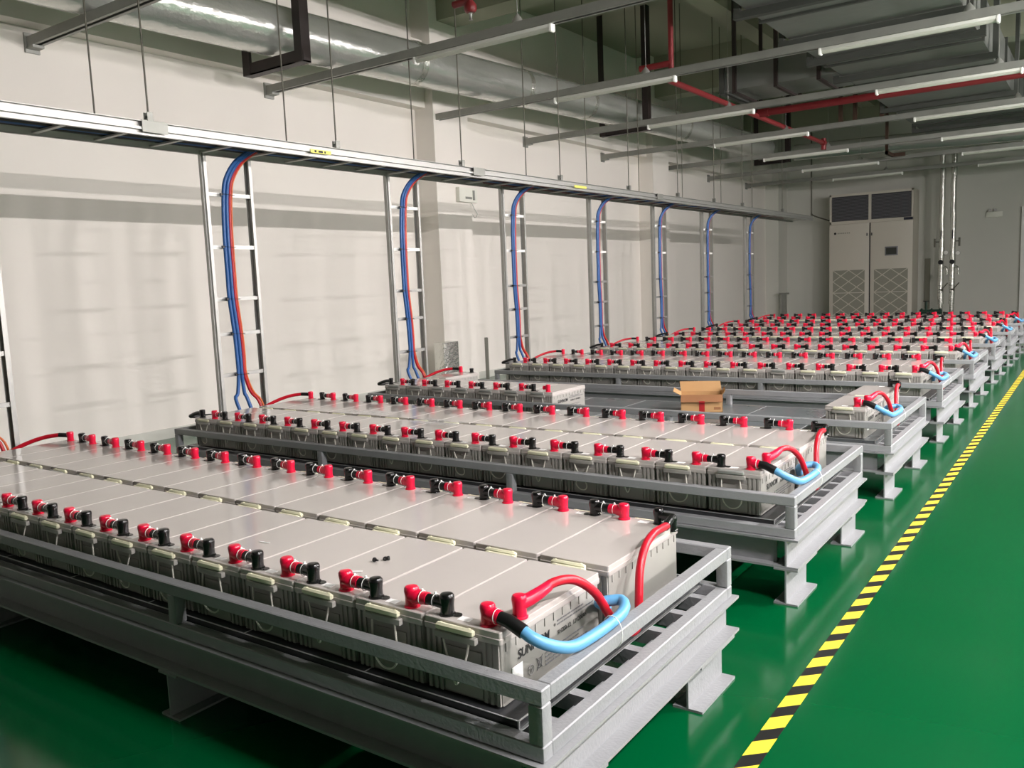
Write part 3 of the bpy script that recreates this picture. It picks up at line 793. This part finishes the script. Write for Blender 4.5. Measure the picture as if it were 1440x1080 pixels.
# conduit by the AC unit
t = thing('conduit', 'thin grey conduit dropping from the ceiling to the air conditioner', 'conduit')
MB().tube([(-4.88, 20.2, ZC), (-4.88, 20.2, 2.95), (-4.88, 20.2, 2.80), (-4.85, 20.3, 2.72), (-4.7, 21.1, 2.62), (-4.68, 21.25, 2.60)], .018, 8, 4).build('pipe', 'rod_steel', t)

# ------------------------------------------------------------------ air conditioner cabinet at the far wall
ac = thing('air_conditioner', 'tall cream two-door precision air conditioner against the far wall', 'air conditioner', (-4.65, 21.0, 0))
W, H, D = 1.95, 3.24, .74
MB().box(0, W, .03, D, .0, H).build('body', 'cabinet_cream', ac, False)
MB().box(0, .04, 0, .03, .1, H).box(W-.04, W, 0, .03, .1, H).box(0, W, 0, .03, H-.05, H).box(0, W, 0, .03, 2.50, 2.56).box(.93, .99, 0, .03, 2.56, H-.05).build('frame', 'cabinet_cream', ac, False)
for x0, x1 in ((.05, .925), (.995, W-.05)):
    g = MB().box(x0, x1, .026, .03, 2.57, H-.06).build('grille', 'grille_dark', ac, False)
    s = MB()
    z = 2.59
    while z < H-.08:
        s.box(x0, x1, .012, .024, z, z+.008); z += .034
    s.build('grille_slats', 'grille_slat', g, False)
for x0, x1 in ((.0, .955), (.985, W)):
    dd = MB().rbox(x0, x1, -.012, .028, .12, 2.49, .006).build('door', 'cabinet_cream', ac)
    a, b = x0+.09, x1-.10
    f = MB().box(a, b, -.0135, -.012, .2, 1.34).build('filter_panel', 'filter_grey', dd, False)
    s = MB(); wd = .009
    def bar(p, q):
        dx, dz = q[0]-p[0], q[1]-p[1]; L = math.hypot(dx, dz); nx, nz = -dz/L*wd, dx/L*wd
        s.add([(p[0]+nx, -.0145, p[1]+nz), (q[0]+nx, -.0145, q[1]+nz), (q[0]-nx, -.0145, q[1]-nz), (p[0]-nx, -.0145, p[1]-nz)], [(0, 1, 2, 3)])
    hw_ = (b-a)/2; hh = .57/2*1.0
    for zz in (.2, .485, .77, 1.055):
        h2 = .285
        bar((a, zz), (a+hw_, zz+h2)); bar((a+hw_, zz), (b, zz+h2)); bar((a, zz+h2), (a+hw_, zz)); bar((a+hw_, zz+h2), (b, zz))
    bar((a, .77), (b, .77))
    s.build('filter_strips', 'cabinet_cream', f, False)
    hx = x1-.05 if x0 < .5 else x0+.03
    MB().rbox(hx-.012, hx+.012, -.03, -.012, 2.17, 2.24, .003).build('latch', 'grille_dark', dd)
MB().box(.957, .983, -.002, .03, .12, 2.49).build('centre_gap', 'ink_black', ac, False)
MB().rbox(1.32, 1.62, -.018, -.012, 1.66, 1.88, .002).build('display_frame', 'grille_slat', ac)
MB().box(1.35, 1.59, -.0195, -.018, 1.69, 1.85).build('display', 'screen_dark', ac, False)
MB().box(1.74, 1.94, -.006, -.001, 2.50, 2.56).build('name_plate', 'plate_blue', ac, False)
MB().lathe([(.03, 0), (.03, .002)], .14, -.014, 2.27, 12, 'y').build('logo', 'ink_black', ac)
lg = MB()
for q in range(7): lg.box(.2+q*.045, .228+q*.045, -.0135, -.012, 2.255, 2.285)
lg.build('lettering', 'filter_grey', ac, False)
# tape strip of the side panel
o = MB().box(-2.55, -2.42, 21.735, 21.749, .3, 1.55).build('wall_trunking', 'filter_grey', None, False)
tag(o, 'narrow grey-beige duct cover on the wall beside the air conditioner', 'duct cover')
# foil pipes with valves
for i, (x, nm) in enumerate(((-2.06, 'left'), (-1.82, 'right'))):
    t = thing('insulated_pipe', '%s silver foil-wrapped pipe standing against the far wall' % nm, 'pipe', (x, 20.9, 0))
    P = [(0, 0, z) for z in [.45+.25*q for q in range(15)]]
    MB().tube([(p[0]+random.uniform(-.006, .006), p[1], p[2]) for p in P], [.066+random.uniform(-.006, .004) for _ in P], 18).build('pipe', 'pipe_foil', t)
    MB().tube([(0, 0, .46), (0, 0, .2), (-.1 if i == 0 else .0, 0, .08)], .05, 12).build('elbow', 'pipe_foil', t)
    MB().lathe([(.055, -.09), (.055, -.06), (.02, -.06), (.02, 0)], 0, 0, 1.44, 14, 'y').build('hand_wheel', 'rubber', t)
    MB().rbox(-.012, .012, -.10, -.07, 1.98, 2.18, .004).build('valve_lever', 'rubber', t)
    sx = -1 if i == 0 else 1
    MB().tube([(0, 0, 1.92), (sx*.14, -.02, 1.92)], .012, 8).tube([(sx*.14, -.02, 1.80), (sx*.14, -.02, 2.0)], .022, 8).build('vent_valve', 'rod_steel', t)
    g = MB().lathe([(.055, -.03), (.055, 0)], (.11 if i == 0 else .12), -.06, 1.66-.02*i, 18, 'y').tube([(0, 0, 1.60), (.11, -.04, 1.60), (.11, -.04, 1.62)], .010, 8).build('gauge', 'galvanised', t)
    MB().lathe([(.045, -.002), (.045, 0)], (.11 if i == 0 else .12), -.091, 1.66-.02*i, 18, 'y').build('dial', 'cap_white', g)
    MB().tube([(0, 0, 1.35), (.12, -.03, 1.30), (.13, -.03, 1.15)], .03, 10, 3).build('strainer', 'pipe_foil', t)
    MB().tube([(.02, -.07, .78), (.16, -.10, .95)], .012, 8).tube([(-.02, -.05, .80), (.06, -.07, .78)], .02, 8).build('lever', 'rod_steel', t)
t = thing('pump_valve', 'cluster of dark green valves at the foot of the foil pipes', 'valve', (-2.25, 20.8, 0))
MB().tube([(-.24, 0, .28), (.24, 0, .28)], .05, 12).lathe([(.08, -.015), (.08, .015)], -.2, 0, .28, 14, 'x').lathe([(.08, -.015), (.08, .015)], .02, 0, .28, 14, 'x').lathe([(.08, -.015), (.08, .015)], .2, 0, .28, 14, 'x').tube([(-.1, 0, .28), (-.1, 0, .52)], .025, 10).build('body', 'valve_green', t)
MB().lathe([(.07, 0), (.07, .02)], -.1, 0, .52, 14).build('hand_wheel', 'rubber', t)
MB().box(-.05, .05, -.05, .05, .0, .24).build('stand', 'dark_steel', t, False)

# ------------------------------------------------------------------ emergency lights and wall items
def emergency(name_lab, loc, rz, s=1.0):
    r = thing('emergency_light', name_lab, 'emergency light', loc, rz)
    MB().rbox(-.17*s, .17*s, -.06, 0, -.10*s, .03*s, .006).build('box', 'box_white', r)
    for x in (-.09*s, .03*s): MB().lathe([(.035*s, -.10), (.03*s, -.04), (.015*s, -.03)], x, 0, .065*s, 12, 'y').build('lamp_head', 'galvanised', r)
    return r
emergency('twin-head emergency light on the far wall right of the foil pipes', (-1.06, YF-.001, 2.55), 0, 1.0)
t = thing('emergency_light', 'white emergency light box on the white pilaster below the tray', 'emergency light', (-5.989, 7.68, 2.50))
MB().box(0, .06, -.19, .20, -.02, .17).build('box', 'box_white', t, False)
MB().box(.06, .063, -.06, .08, .02, .05).box(.06, .068, .10, .14, .01, .14).build('panel', 'galvanised_dull', t, False)
MB().tube([(.02, .11, -.01), (.034, .16, -.10), (.034, .22, -.17), (.02, .18, -.22), (0, .16, -.17)], .006, 6, 5).build('cord', 'batten_white', t)
q = MB().rbox(-6.299, -6.27, 7.93, 7.97, .3, 2.35, .003).build('wall_conduit', 'batten_white')
tag(q, 'slim white conduit down the wall beside the white pilaster', 'conduit')
t = thing('emergency_light', 'small emergency light box on the wall behind the fourth tray drop', 'emergency light', (-6.299, 14.9-.5, 2.35))
MB().box(0, .06, -.15, .15, -.12, .12).build('box', 'box_white', t, False)
# foil-wrapped pipe stub and steel post by the pilaster
t = thing('wrapped_column', 'short box wrapped in silver film at the foot of the white pilaster', 'column', (-5.70, 6.78, 0))
MB().loft([(.085, .14, .01, 0), (.08, .15, .01, .3), (.085, .145, .01, .66)], 0, 0, 3).build('wrap', 'pipe_foil', t)
t = thing('steel_post', 'short galvanised post standing by the wall behind the third rack', 'post', (-5.9, 7.93, 0))
MB().box(-.03, .03, -.03, -.026, 0, .63).box(-.03, -.026, -.03, .03, 0, .63).box(-.05, .05, -.05, .05, 0, .01).build('angle', 'galvanised_dull', t, False)
t = thing('steel_post', 'short galvanised post in the far left corner of the hall', 'post', (-5.75, 20.8, 0))
MB().box(-.06, .06, -.03, .03, 0, .78).box(-.12, .12, -.05, .05, .78, .82).build('angle', 'galvanised_dull', t, False)
# plastic film and paper on second rack
def film():
    r = MB()
    n = 9; vs = []; fs = []
    for i in range(n):
        for j in range(5):
            vs.append((i*.045, j*.035, .004+random.uniform(0, .012)))
    for i in range(n-1):
        for j in range(4): fs.append((i*5+j, i*5+j+1, (i+1)*5+j+1, (i+1)*5+j))
    r.add(vs, fs)
    return r
for (x, y, a, lab) in ((-3.05, PITCH+.50, .15, 'crumpled clear plastic film across the middle gap of the second rack'), (-2.35, PITCH+.42, -.1, 'crumpled clear plastic film on the front lids of the second rack')):
    o = film().build('plastic_film', 'plastic_clear' if 'plastic_clear' in M else 'sticker_white'); o.location = (x, y, ZL+.004); o.rotation_euler = (0, 0, a)
    tag(o, lab, 'plastic film')
